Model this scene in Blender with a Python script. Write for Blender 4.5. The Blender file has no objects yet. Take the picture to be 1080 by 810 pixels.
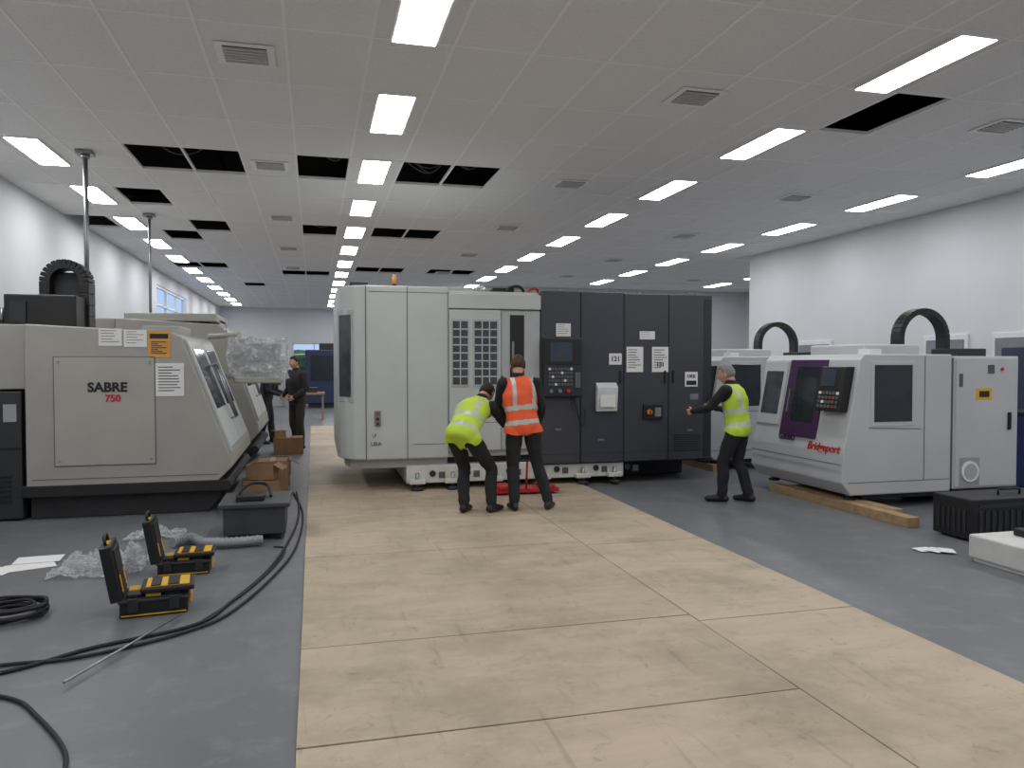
import bpy,bmesh,math,random
from mathutils import Vector,Matrix,noise
random.seed(7)
V=Vector
H=4.15
def lin(c):
    r=[]
    for v in c:
        v=v/255.0
        r.append(v/12.92 if v<=0.04045 else ((v+0.055)/1.055)**2.4)
    return (r[0],r[1],r[2],1)
MATS={}
def mat(name,rgb,rough=0.5,metal=0.0,var=0.06,scale=6.0,bump=0.0,bscale=60,spec=0.5):
    if name in MATS: return MATS[name]
    m=bpy.data.materials.new(name); m.use_nodes=True
    nt=m.node_tree; b=nt.nodes['Principled BSDF']
    b.inputs['Roughness'].default_value=rough; b.inputs['Metallic'].default_value=metal
    b.inputs['Specular IOR Level'].default_value=spec
    c=lin(rgb)
    tc=nt.nodes.new('ShaderNodeTexCoord'); n=nt.nodes.new('ShaderNodeTexNoise')
    n.inputs['Scale'].default_value=scale; n.inputs['Detail'].default_value=5
    nt.links.new(tc.outputs['Object'],n.inputs['Vector'])
    r=nt.nodes.new('ShaderNodeValToRGB')
    r.color_ramp.elements[0].position=0.3; r.color_ramp.elements[1].position=0.7
    r.color_ramp.elements[0].color=tuple(max(0,v*(1-var*1.5)) for v in c[:3])+(1,)
    r.color_ramp.elements[1].color=tuple(min(1,v*(1+var)) for v in c[:3])+(1,)
    nt.links.new(n.outputs['Fac'],r.inputs['Fac']); nt.links.new(r.outputs['Color'],b.inputs['Base Color'])
    if bump>0:
        n2=nt.nodes.new('ShaderNodeTexNoise'); n2.inputs['Scale'].default_value=bscale; n2.inputs['Detail'].default_value=3
        nt.links.new(tc.outputs['Object'],n2.inputs['Vector'])
        bp=nt.nodes.new('ShaderNodeBump'); bp.inputs['Strength'].default_value=bump; bp.inputs['Distance'].default_value=0.01
        nt.links.new(n2.outputs['Fac'],bp.inputs['Height']); nt.links.new(bp.outputs['Normal'],b.inputs['Normal'])
    MATS[name]=m; return m
def emis(name,col,s):
    m=bpy.data.materials.new(name); m.use_nodes=True; nt=m.node_tree
    b=nt.nodes['Principled BSDF']; b.inputs['Base Color'].default_value=(*col,1)
    b.inputs['Emission Color'].default_value=(*col,1); b.inputs['Emission Strength'].default_value=s
    MATS[name]=m; return m

class B:
    def __init__(s): s.bm=bmesh.new(); s.mats=[]
    def mi(s,m):
        if m not in s.mats: s.mats.append(m)
        return s.mats.index(m)
    def merge(s,t,m,smooth=False,M=None):
        i=s.mi(m)
        for f in t.faces: f.material_index=i; f.smooth=smooth
        if M is not None: t.transform(M)
        me=bpy.data.meshes.new('t'); t.to_mesh(me); t.free(); s.bm.from_mesh(me); bpy.data.meshes.remove(me)
    def box(s,x0,x1,y0,y1,z0,z1,m,bev=0.0,M=None,seg=2):
        t=bmesh.new(); bmesh.ops.create_cube(t,size=1)
        for v in t.verts:
            v.co=V((x0+(x1-x0)*(v.co.x+.5),y0+(y1-y0)*(v.co.y+.5),z0+(z1-z0)*(v.co.z+.5)))
        if bev>0: bmesh.ops.bevel(t,geom=list(t.edges),offset=bev,segments=seg,affect='EDGES',profile=.5)
        s.merge(t,m,False,M)
    def cyl(s,p0,p1,r,m,r2=None,seg=24,smooth=True):
        p0=V(p0);p1=V(p1); d=p1-p0
        t=bmesh.new(); bmesh.ops.create_cone(t,cap_ends=True,segments=seg,radius1=r,radius2=r if r2 is None else r2,depth=d.length)
        q=V((0,0,1)).rotation_difference(d.normalized())
        M=Matrix.Translation((p0+p1)/2)@q.to_matrix().to_4x4()
        i=s.mi(m)
        for f in t.faces: f.material_index=i; f.smooth=smooth and len(f.verts)==4
        t.transform(M)
        me=bpy.data.meshes.new('t'); t.to_mesh(me); t.free(); s.bm.from_mesh(me); bpy.data.meshes.remove(me)
    def sph(s,c,r,m,sc=(1,1,1)):
        t=bmesh.new(); bmesh.ops.create_uvsphere(t,u_segments=20,v_segments=12,radius=r)
        s.merge(t,m,True,Matrix.Translation(V(c))@Matrix.Diagonal((*sc,1)))
    def prism(s,pts,axis,a0,a1,m,bev=0.0,seg=2,smooth=False):
        t=bmesh.new()
        def mk(p,a):
            return {'y':V((p[0],a,p[1])),'z':V((p[0],p[1],a)),'x':V((a,p[0],p[1]))}[axis]
        va=[t.verts.new(mk(p,a0)) for p in pts]; vb=[t.verts.new(mk(p,a1)) for p in pts]
        n=len(pts)
        t.faces.new(va); t.faces.new(vb[::-1])
        for i in range(n): t.faces.new((va[i],vb[i],vb[(i+1)%n],va[(i+1)%n]))
        bmesh.ops.recalc_face_normals(t,faces=list(t.faces))
        if bev>0: bmesh.ops.bevel(t,geom=list(t.edges),offset=bev,segments=seg,affect='EDGES',profile=.5)
        s.merge(t,m,smooth)
    def poly(s,pts,m):
        t=bmesh.new(); t.faces.new([t.verts.new(V(p)) for p in pts]); s.merge(t,m)
    def tube(s,path,r,m,seg=10,sub=8,closed=False):
        P=[V(p) for p in path]
        if sub>1 and len(P)>2:
            Q=[]
            for i in range(len(P)-1):
                a=P[max(i-1,0)];b=P[i];c=P[i+1];d=P[min(i+2,len(P)-1)]
                for k in range(sub):
                    u=k/sub
                    Q.append(.5*((2*b)+(-a+c)*u+(2*a-5*b+4*c-d)*u*u+(-a+3*b-3*c+d)*u**3))
            Q.append(P[-1]); P=Q
        t=bmesh.new(); prev=None; rings=[]
        for i,p in enumerate(P):
            tg=(P[min(i+1,len(P)-1)]-P[max(i-1,0)]).normalized()
            if prev is None:
                a=tg.cross(V((0,0,1)))
                if a.length<.1: a=tg.cross(V((1,0,0)))
            else: a=prev-tg*prev.dot(tg)
            a.normalize(); prev=a; b=tg.cross(a)
            rings.append([t.verts.new(p+(a*math.cos(2*math.pi*k/seg)+b*math.sin(2*math.pi*k/seg))*r) for k in range(seg)])
        for A,C in zip(rings,rings[1:]):
            for k in range(seg): t.faces.new((A[k],A[(k+1)%seg],C[(k+1)%seg],C[k]))
        t.faces.new(rings[0][::-1]); t.faces.new(rings[-1])
        s.merge(t,m,True)
    def text(s,body,M,size,m,ext=.002,bold=0.0,shear=0.0,align='CENTER'):
        c=bpy.data.curves.new('txt','FONT'); c.body=body; c.size=size; c.extrude=ext; c.align_x=align; c.align_y='CENTER'; c.offset=bold; c.shear=shear; c.resolution_u=3
        o=bpy.data.objects.new('txt',c); bpy.context.scene.collection.objects.link(o)
        bpy.context.view_layer.update()
        dg=bpy.context.evaluated_depsgraph_get(); me=bpy.data.meshes.new_from_object(o.evaluated_get(dg))
        t=bmesh.new(); t.from_mesh(me); bpy.data.meshes.remove(me)
        bpy.data.objects.remove(o); bpy.data.curves.remove(c)
        s.merge(t,m,False,M)
    def finish(s,name,origin=None):
        if origin is None:
            xs=[v.co for v in s.bm.verts]
            origin=V(((min(c.x for c in xs)+max(c.x for c in xs))/2,(min(c.y for c in xs)+max(c.y for c in xs))/2,min(c.z for c in xs)))
        origin=V(origin)
        bmesh.ops.translate(s.bm,verts=list(s.bm.verts),vec=-origin)
        me=bpy.data.meshes.new(name); s.bm.to_mesh(me); s.bm.free()
        for m in s.mats: me.materials.append(m)
        o=bpy.data.objects.new(name,me); o.location=origin
        bpy.context.scene.collection.objects.link(o); return o
def MY(x,y,z): # text facing -Y
    return Matrix.Translation((x,y,z))@Matrix.Rotation(math.pi/2,4,'X')
def MX(x,y,z,tilt=0): # facing -X
    M=Matrix(((0,0,-1,0),(-1,0,0,0),(0,1,0,0),(0,0,0,1)))
    return Matrix.Translation((x,y,z))@Matrix.Rotation(tilt,4,'Y')@M
# ---------- materials
wallm=mat('wall_paint',(203,206,209),.8,var=.02,scale=1.5,bump=.03)
ceilm=mat('ceiling_tile',(236,235,235),.95,var=.03,scale=30,bump=.1,bscale=200)
gridm=mat('ceiling_grid_white',(246,246,246),.6,var=.01)
plenum=mat('plenum_dark',(26,26,28),.95,var=.2)
papr=mat('paper',(222,222,220),.8,var=.02)
ink=mat('ink',(70,70,75),.8)
blk=mat('black_plastic',(22,22,24),.5,var=.15)
blk2=mat('black_rubber',(30,30,32),.7,var=.15)
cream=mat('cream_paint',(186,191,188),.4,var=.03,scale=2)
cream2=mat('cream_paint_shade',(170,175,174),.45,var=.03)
seam=mat('seam_dark',(84,86,88),.8)
dgrey=mat('charcoal_paint',(60,62,68),.42,var=.05,scale=2)
dblue=mat('charcoal_blue_paint',(57,61,71),.42,var=.05,scale=2)
dtrim=mat('dark_trim',(38,40,45),.5)
beige=mat('beige_paint',(158,156,149),.45,var=.04,scale=3)
beige2=mat('beige_panel',(164,162,154),.45,var=.03,scale=3)
base_d=mat('machine_base_dark',(42,42,44),.6,var=.2)
glass=mat('dark_glass',(40,46,52),.12,var=.1)
glass2=mat('smoked_glass',(72,78,84),.15,var=.2)
white=mat('white_paint',(184,186,189),.4,var=.03,scale=2)
purple=mat('purple_paint',(62,34,70),.4,var=.05)
red=mat('red_paint',(180,35,38),.45)
yellow=mat('yellow_plastic',(215,165,35),.45)
orange_l=mat('orange_label',(212,150,70),.7)
steel=mat('steel',(150,152,155),.35,.9,var=.1)
card=mat('cardboard',(135,106,78),.85,var=.1)
timber=mat('timber_beam',(160,134,100),.8,var=.15,scale=12,bump=.2)
navy=mat('navy_paint',(40,55,105),.5)
hosem=mat('grey_hose',(140,142,145),.6)

def simple_paper(b,x0,x1,z0,z1,y,n=6,m=None):
    b.box(x0,x1,y-.004,y,z0,z1,m or papr)
    w=x1-x0; h=z1-z0
    for i in range(n):
        zz=z1-h*(.12+.8*i/n)
        b.box(x0+w*.1,x0+w*(.5+.4*random.random()),y-.0055,y-.004,zz-h*.014,zz+h*.014,ink)
# ---------- room
b=B()
def floormat():
    m=mat('floor_epoxy_grey',(104,106,110),.42,var=.08,scale=1.3,bump=.02,spec=.4)
    nt=m.node_tree; bs=nt.nodes['Principled BSDF']
    src=bs.inputs['Base Color'].links[0].from_socket
    g=nt.nodes.new('ShaderNodeNewGeometry'); n=nt.nodes.new('ShaderNodeTexNoise'); n.inputs['Scale'].default_value=4; n.inputs['Detail'].default_value=9; n.inputs['Roughness'].default_value=.7
    nt.links.new(g.outputs['Position'],n.inputs['Vector'])
    r=nt.nodes.new('ShaderNodeValToRGB'); r.color_ramp.elements[0].position=.52; r.color_ramp.elements[0].color=(0,0,0,1); r.color_ramp.elements[1].position=.75; r.color_ramp.elements[1].color=(.55,.55,.55,1)
    nt.links.new(n.outputs['Fac'],r.inputs['Fac'])
    mx=nt.nodes.new('ShaderNodeMix'); mx.data_type='RGBA'; nt.links.new(r.outputs['Color'],mx.inputs[0]); nt.links.new(src,mx.inputs[6]); mx.inputs[7].default_value=lin((140,138,134))
    nt.links.new(mx.outputs[2],bs.inputs['Base Color'])
    return m
fm=floormat()
b.box(-4.3,15.3,-5,37,-.1,0,fm); b.finish('floor')
def wall(name,axis,a0,a1,u0,u1,z0,z1,holes,m=wallm):
    b=B()
    us=sorted(set([u0,u1]+[h[0] for h in holes]+[h[1] for h in holes]))
    for p,q in zip(us,us[1:]):
        hs=[h for h in holes if h[0]<=p+1e-6 and h[1]>=q-1e-6]
        segs=[(z0,z1)] if not hs else [(z0,hs[0][2]),(hs[0][3],z1)]
        for s0,s1 in segs:
            if s1-s0<1e-4: continue
            if axis=='x': b.box(a0,a1,p,q,s0,s1,m)
            else: b.box(p,q,a0,a1,s0,s1,m)
    return b.finish(name)
ZT=H+1.0
wall('wall_left','x',-4.24,-4.09,-5,37,0,ZT,[(22.5,27.5,2.75,3.75)])
wall('wall_right','x',10.03,10.2,-5,16.3,0,ZT,[])
wall('wall_right_return','y',16.12,16.3,10.2,15.2,0,ZT,[])
wall('wall_right_recess','x',15.03,15.2,16.3,24.7,0,ZT,[])
wall('wall_back_recess','y',24.7,24.85,5.6,15.2,0,ZT,[])
wall('wall_side_recess','x',5.45,5.6,24.7,36.8,0,ZT,[])
wall('wall_back','y',36.8,36.95,-4.09,5.6,0,ZT,[(-.95,1.9,1.1,2.55)])
wall('wall_front','y',-4.9,-4.7,-4.09,10.03,0,ZT,[])
bb=B(); sk=mat('baseboard_grey',(150,152,155),.6)
for y0,y1 in ((-4.7,8.4),(9.5,9.95),(10.85,13.25),(14.35,16.3)): bb.box(10.005,10.03,y0,y1,0,.12,sk)
bb.finish('baseboard_right')
bb=B(); bb.box(-4.09,-4.065,-4.7,36.8,0,.12,sk); bb.finish('baseboard_left')
# ceiling
XL=[.455+.65*n for n in range(-8,7)]+[4.68]+[5.3+.65*n for n in range(0,16)]
XL=[x for x in XL if -4.2<x<15.1]
XL=[-4.09]+[x for x in XL if x>-4.05]+[15.03]
YL=[9.74+1.21*n for n in range(-12,23)]
YL=[-4.7]+[y for y in YL if -4.6<y<36.7]+[36.8]
holes=[(-2.17,-.85,9.7,10.9),(-.2,.455,9.7,10.9),(1.1,2.4,9.7,10.9),(-2.8,-2.15,12.1,13.3),(-4.1,-3.4,14.5,15.7),(-2.8,-2.15,15.7,16.9),(-2.2,-1.5,14.5,15.7),(-.2,.455,14.5,15.7),(1.1,2.4,14.5,15.7),(5.3,5.95,6.1,7.3),(-.85,.4,21.8,23),(1.1,2.4,20.6,21.8),(-3.4,-2.2,20.6,21.8),(3.1,4.3,20.6,21.8),(-2.2,-1.5,25,26.5)]
def inh(x,y): return any(h[0]<x<h[1] and h[2]<y<h[3] for h in holes)
b=B(); i=b.mi(ceilm); 
def inroom(x,y):
    if y<16.3: return x<10.03
    if y<24.7: return True
    return x<5.5
for x0,x1 in zip(XL,XL[1:]):
    for y0,y1 in zip(YL,YL[1:]):
        cx,cy=(x0+x1)/2,(y0+y1)/2
        if inh(cx,cy): continue
        if not inroom(max(x0,-4),y0) and not inroom(x0,y1): continue
        f=b.bm.faces.new([b.bm.verts.new((x,y,H)) for x,y in ((x0,y0),(x0,y1),(x1,y1),(x1,y0))]); f.material_index=i
        f2=b.bm.faces.new([b.bm.verts.new((x,y,H+.02)) for x,y in ((x0,y0),(x1,y0),(x1,y1),(x0,y1))]); f2.material_index=i
b.finish('ceiling')
b=B()
for x in XL[1:-1]:
    if x<5.45: b.box(x-.012,x+.012,-4.7,36.8,H-.005,H+.03,gridm)
    elif x<10.03: b.box(x-.012,x+.012,-4.7,24.7,H-.005,H+.03,gridm)
    else: b.box(x-.012,x+.012,16.3,24.7,H-.005,H+.03,gridm)
for y in YL[1:-1]:
    xe=10.03 if y<16.3 else (15.03 if y<24.7 else 5.45)
    b.box(-4.09,xe,y-.012,y+.012,H-.0055,H+.03,gridm)
b.finish('trim_ceiling_grid')
b=B(); b.box(-4.24,15.2,-4.9,36.95,ZT,ZT+.1,plenum); b.finish('ceiling_slab')
b=B()
for y in [5,10.2,15.1,21]:
    b.box(-4.05,10 if y<16 else 14.9,y-.12,y+.12,H+.45,H+.62,plenum)
for x in [-1.4,1.8,5.7]:
    b.tube([(x,5,H+.5),(x+.1,12,H+.45),(x,24,H+.5)],.03,plenum,sub=4)
cab=mat('ceiling_cable',(110,110,108),.7)
for k in range(9):
    cx=random.choice([1.4,1.9,-1.6,0.1]); cy=random.choice([10.2,10.5,15.1])
    b.tube([(cx-.4,cy-.2,H+.35),(cx-.1,cy,H+.06+.03*k%3),(cx+.2,cy+.2,H+.12),(cx+.5,cy+.1,H+.4)],.006,cab,seg=6)
b.finish('ceiling_services')
# lights
lm=emis('light_panel_emission',(.99,.99,1.0),21.5)
lb=B()
rows={-3.16:(-4,36),.78:(-4,36),5.0:(-4,36),8.66:(-4,24),12.65:(16.8,24.4)}
for x,(ya,yb) in rows.items():
    k=-4
    while True:
        yc=7.93+2.42*k; k+=1
        if yc+.6>yb: break
        if yc-.6<ya: continue
        w=.165
        lb.box(x-w-.02,x+w+.02,yc-.62,yc+.62,H-.02,H-.006,gridm)
        lb.poly([(x-w,yc-.6,H-.022),(x-w,yc+.6,H-.022),(x+w,yc+.6,H-.022),(x+w,yc-.6,H-.022)],lm)
lb.finish('ceiling_light_panels')
# vents
vm=mat('vent_metal',(205,203,200),.6); vd=mat('vent_dark',(70,70,70),.8)
b=B()
for x in (-.52,3.52,7.14,11.2):
    for y in (3.05,6.7,10.35,14.0,17.7,21.3):
        if x>10 and y<17: continue
        s=.17
        b.box(x-s-.06,x+s+.06,y-s-.06,y+s+.06,H-.012,H-.007,gridm)
        b.box(x-s,x+s,y-s,y+s,H-.014,H-.012,vd)
        for j in range(6):
            yy=y-s+.02+j*.056
            b.box(x-s,x+s,yy,yy+.026,H-.026,H-.013,vm)
b.finish('ceiling_vents')
# windows / doors
frm=mat('window_frame_white',(215,218,222),.5)
b=B()
for y in (22.5,24.17,25.84,27.44): b.box(-4.2,-4.12,y,y+.06,2.75,3.75,frm)
for z in (2.75,3.2,3.69): b.box(-4.2,-4.12,22.5,27.5,z,z+.06,frm)
b.finish('window_1')
b=B()
for x in (-.95,0,.95,1.84): b.box(x,x+.06,36.84,36.9,1.1,2.55,frm)
for z in (1.1,2.0,2.49): b.box(-.95,1.9,36.84,36.9,z,z+.06,frm)
b.finish('window_2')
hm=mat('hedge_leaves',(100,126,74),.9,var=.5,scale=3,bump=.5,bscale=8)
b=B()
for k in range(60):
    b.sph((random.uniform(-6,7),random.uniform(43,46),random.uniform(0.3,1.7)),random.uniform(.6,.95),hm,(1.2,1,.9))
b.finish('hedge')
dm=mat('door_grey',(120,124,132),.5); dg=mat('door_glass',(52,62,82),.15)
for n,(y0,y1) in enumerate([(8.4,9.5),(9.95,10.85),(13.25,14.35)]):
    b=B()
    b.box(9.99,10.029,y0,y1,0,2.08,frm,.005)
    b.box(9.97,9.995,y0+.07,y1-.07,0,2.0,dm,.004)
    b.box(9.96,9.975,y0+.2,y1-.2,.95,1.85,dg)
    b.cyl((9.93,y0+.13,1.0),(9.93,y0+.13,1.25),.012,steel)
    b.box(9.93,9.975,y0+.12,y0+.14,1.0,1.02,steel); b.box(9.93,9.975,y0+.12,y0+.14,1.23,1.25,steel)
    b.finish('door_%d'%(n+1))
# plywood
def plymat():
    m=bpy.data.materials.new('plywood'); m.use_nodes=True; nt=m.node_tree; bs=nt.nodes['Principled BSDF']
    bs.inputs['Roughness'].default_value=.6; bs.inputs['Specular IOR Level'].default_value=.35
    g=nt.nodes.new('ShaderNodeNewGeometry'); 
    mp=nt.nodes.new('ShaderNodeMapping'); mp.inputs['Scale'].default_value=(1.0,3.2,1)
    nt.links.new(g.outputs['Position'],mp.inputs['Vector'])
    def N(src,sc,det,ro,p0,c0,p1,c1,dist=0):
        n=nt.nodes.new('ShaderNodeTexNoise'); n.inputs['Scale'].default_value=sc; n.inputs['Detail'].default_value=det; n.inputs['Roughness'].default_value=ro; n.inputs['Distortion'].default_value=dist
        nt.links.new(src,n.inputs['Vector']); r=nt.nodes.new('ShaderNodeValToRGB'); e=r.color_ramp.elements
        e[0].position=p0;e[0].color=c0;e[1].position=p1;e[1].color=c1; nt.links.new(n.outputs['Fac'],r.inputs['Fac']); return r.outputs['Color']
    c=N(mp.outputs['Vector'],1.5,8,.6,.3,lin((171,156,135)),.7,lin((186,171,150)),.8)
    c2=N(g.outputs['Position'],1.1,8,.68,.34,(.74,.735,.73,1),.56,(1,1,1,1))
    c3=N(g.outputs['Position'],7,9,.75,.56,(1,1,1,1),.72,(.66,.65,.64,1),1.5)
    # broad scuff streaks along the aisle
    mp2=nt.nodes.new('ShaderNodeMapping'); mp2.inputs['Scale'].default_value=(6,.5,1); mp2.inputs['Rotation'].default_value=(0,0,.25)
    nt.links.new(g.outputs['Position'],mp2.inputs['Vector'])
    c4=N(mp2.outputs['Vector'],2.2,6,.6,.60,(1,1,1,1),.74,(.78,.77,.76,1),.4)
    at=nt.nodes.new('ShaderNodeAttribute'); at.attribute_name='tone'
    def mul(a,b_):
        mx=nt.nodes.new('ShaderNodeMix'); mx.data_type='RGBA'; mx.blend_type='MULTIPLY'; mx.inputs[0].default_value=1
        nt.links.new(a,mx.inputs[6]); nt.links.new(b_,mx.inputs[7]); return mx.outputs[2]
    nt.links.new(mul(mul(mul(mul(c,c2),c3),c4),at.outputs['Color']),bs.inputs['Base Color'])
    return m
ply=plymat()
b=B()
tones=[]
def sheet(x0,x1,y0,y1,rot=0.0):
    n0=len(b.bm.faces)
    M=Matrix.Translation(((x0+x1)/2,(y0+y1)/2,0))@Matrix.Rotation(rot,4,'Z')@Matrix.Translation((-(x0+x1)/2,-(y0+y1)/2,0))
    b.box(x0+.004,x1-.004,y0+.006,y1-.006,.001,.018,ply,.0015,M,1)
    t=random.uniform(.93,1.04); tones.extend([t]*(len(b.bm.faces)-n0))
b.box(-.07,3.42,-.3,16,.0005,.003,blk2); tones.extend([1]*len(b.bm.faces))
Lx,Mx_,Rx=-.085,2.31,3.435
ye=[-.4,.83,2.05,3.27,4.42,6.5,7.85,9.2,10.42,11.64,12.86,14.08,15.3,16.52,17.74,18.96,20.2]
for y0,y1 in zip(ye,ye[1:]): sheet(Lx,Mx_,y0,y1,random.uniform(-.003,.003))
ye=[-.6,1.6,4.3,6.35,8.8,11.2,13.6,16]
for y0,y1 in zip(ye,ye[1:]): sheet(Mx_,Rx,y0,y1,random.uniform(-.003,.003))
o=b.finish('plywood_floor_sheets',(0,0,0))
a=o.data.attributes.new('tone','FLOAT_COLOR','FACE')
for k,t in enumerate(tones): a.data[k].color=(t,t,t*.99,1)

# ---------- central machining centre
b=B(); Y=9.6
b.prism([(.38,12.5),(.30,12.3),(.29,10.08),(.32,9.9),(.38,9.78),(.48,9.67),(.62,9.61),(.8,9.6),(1.65,9.6),(1.65,12.5)],'z',.42,2.58,cream,.02)
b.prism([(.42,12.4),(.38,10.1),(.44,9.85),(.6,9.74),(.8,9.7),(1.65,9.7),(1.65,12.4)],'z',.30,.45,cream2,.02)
for x in (.62,1.13): b.box(x-.004,x+.004,Y-.006,Y+.02,.42,2.57,seam)
b.box(.66,1.65,Y-.004,Y+.01,2.50,2.505,seam)
def slab(p,q,z0,z1,th,m):
    p=V((p[0],p[1],0));q=V((q[0],q[1],0)); d=(q-p); n=V((d.y,-d.x,0)).normalized()*th
    b.prism([(p.x,p.y),(q.x,q.y),(q.x+n.x,q.y+n.y),(p.x+n.x,p.y+n.y)],'z',z0,z1,m,.003)
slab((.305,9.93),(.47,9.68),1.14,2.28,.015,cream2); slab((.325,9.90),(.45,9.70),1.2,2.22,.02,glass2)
# mid section
b.box(1.65,2.86,Y+.06,12.5,.42,2.54,cream,.015)
b.box(1.655,2.33,Y-.02,Y+.08,.5,2.30,cream,.015)
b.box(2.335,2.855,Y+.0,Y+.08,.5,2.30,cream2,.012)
b.box(1.65,2.86,Y-.03,Y+.1,2.31,2.5,cream,.012)
for x0,x1 in ((1.70,1.89),(1.98,2.27)):
    b.box(x0-.02,x1+.02,Y-.028,Y-.015,1.32,2.18,cream2,.004)
    b.box(x0,x1,Y-.032,Y-.02,1.35,2.15,glass2)
    n=8
    for j in range(1,n): 
        z=1.35+.8*j/n; b.box(x0,x1,Y-.038,Y-.028,z-.008,z+.008,cream)
    m=2 if x1-x0<.25 else 3
    for j in range(1,m):
        x=x0+(x1-x0)*j/m; b.box(x-.007,x+.007,Y-.038,Y-.028,1.35,2.15,cream)
b.box(2.45,2.64,Y-.006,Y+.02,1.22,2.24,blk,.004)
b.box(2.47,2.50,Y-.03,Y,1.5,1.9,steel,.004)
b.cyl((2.34,Y-.06,1.0),(2.34,Y-.06,1.45),.013,steel)
for z in (1.0,1.45): b.cyl((2.34,Y-.06,z),(2.34,Y,z),.01,steel)
b.box(1.66,2.85,Y-.022,Y,.86,.866,seam)
b.box(1.2,1.6,Y-.004,Y,.6,.605,seam)
b.box(.72,.80,Y-.02,Y,.84,1.03,mat('button_plate',(120,122,125),.5),.004)
b.cyl((.76,Y-.035,1.0),(.76,Y-.01,1.0),.018,red); b.cyl((.76,Y-.035,.93),(.76,Y-.01,.93),.018,blk); b.cyl((.76,Y-.035,.87),(.76,Y-.01,.87),.016,blk)
b.text('URA',MY(.74,Y-.006,.62),.07,seam)
b.text('LF',MY(.72,Y-.006,.72),.06,seam)
# dark section
b.box(2.86,5.33,Y+.03,12.3,.28,2.54,dtrim,.01)
panels=[(2.865,3.405,dgrey,2.56),(3.415,4.02,dblue,2.56),(4.03,4.672,dgrey,2.55),(4.684,5.325,dgrey,2.55)]
for x0,x1,m,z in panels: b.box(x0,x1,Y-.01,Y+.06,.30,z,m,.008)
b.box(5.2,5.32,Y-.016,Y,.34,2.5,dtrim,.004)
b.box(2.88,5.3,Y-.012,Y,.42,.426,dtrim)
for x in (3.415,4.025,4.678): b.box(x-.006,x+.006,Y-.012,Y+.02,.3,2.55,blk)
# control pendant
b.box(2.88,3.40,Y-.10,Y,1.18,1.95,dtrim,.015)
b.box(2.90,3.38,Y-.106,Y-.098,1.60,1.93,blk,.003)
b.box(2.96,3.26,Y-.112,Y-.104,1.64,1.89,mat('screen_glass',(60,70,80),.1))
kg=mat('key_grey',(90,93,98),.6)
for r in range(5):
    for c in range(8):
        x=2.94+c*.042; z=1.56-r*.05
        b.box(x,x+.03,Y-.112,Y-.10,z-.032,z,kg if (r*3+c)%7 else papr)
for c in range(3): b.cyl((2.97+c*.12,Y-.13,1.26),(2.97+c*.12,Y-.1,1.26),.025,steel if c<2 else red)
b.box(3.3,3.37,Y-.115,Y-.1,1.3,1.5,kg)
b.tube([(3.3,Y-.06,1.18),(3.35,Y-.08,.95),(3.42,Y-.1,.80),(3.47,Y-.05,1.0)],.012,blk)
simple_paper(b,3.07,3.27,1.97,2.14,Y-.01,5)
b.box(3.81,3.99,Y-.014,Y-.01,1.60,1.75,papr); b.text('121',MY(3.9,Y-.016,1.675),.09,blk,bold=.002)
simple_paper(b,4.06,4.30,1.5,1.84,Y-.01,8); simple_paper(b,4.43,4.67,1.5,1.84,Y-.01,8)
b.text('121',MY(4.55,Y-.018,1.6),.08,blk,bold=.002)
simple_paper(b,4.25,4.47,1.94,2.05,Y-.01,3)
b.box(4.92,5.11,Y-.014,Y-.01,1.30,1.5,papr); b.text('OKK',MY(5.015,Y-.016,1.44),.06,blk,bold=.002); b.box(4.94,5.09,Y-.016,Y-.013,1.32,1.38,blk)
lg=mat('label_grey',(120,120,125),.5)
b.box(5.0,5.12,Y-.014,Y-.01,1.12,1.2,lg)
b.prism([(Y-.01,.98),(Y-.06,.98),(Y-.09,1.24),(Y-.09,1.30),(Y-.02,1.36),(Y-.01,1.36)],'x',3.62,3.91,mat('doc_holder_white',(205,208,210),.4),.006)
b.box(3.66,3.87,Y-.094,Y-.088,1.04,1.2,papr)
b.box(4.30,4.58,Y-.045,Y-.01,.86,1.06,blk,.006)
b.cyl((4.38,Y-.07,.96),(4.38,Y-.04,.96),.035,yellow); b.box(4.37,4.39,Y-.1,Y-.06,.93,.99,red,.004)
b.box(4.46,4.55,Y-.05,Y-.044,.9,1.02,lg)
for x in (3.37,3.97,4.62,4.74):
    b.box(x-.012,x+.012,Y-.03,Y-.008,1.35,1.52,blk,.004)
for x,z in ((3.1,.75),(3.7,.6),(5.0,.7)):
    b.box(x-.04,x+.04,Y-.014,Y-.009,z-.012,z+.012,lg)
for j in range(8): b.box(4.75,5.15,Y-.014,Y-.009,.42+j*.03,.43+j*.03,blk)
# bed and feet
bed=mat('machine_bed_white',(205,205,198),.5,var=.08)
b.box(1.12,4.05,Y+.05,12.2,.10,.33,bed,.015)
b.box(1.3,3.9,Y+.2,12.0,.3,.44,base_d,.01)
for x in (1.25,1.7,2.25,2.9,3.45,3.9):
    b.box(x-.1,x+.1,Y-.04,Y+.1,.10,.16,bed,.01)
    b.cyl((x,Y+.0,.05),(x,Y+.0,.24),.025,steel); b.cyl((x,Y+.0,.019),(x,Y+.0,.06),.07,base_d)
    b.cyl((x+.2,Y+.035,.22),(x+.2,Y+.06,.22),.04,base_d)
    b.box(x+.28,x+.36,Y+.04,Y+.06,.16,.24,seam,.004)
for x in (1.3,3.9): b.cyl((x,11.8,.019),(x,11.8,.2),.08,base_d)
b.box(4.3,5.2,Y+.6,12,.019,.3,base_d,.02)
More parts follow.
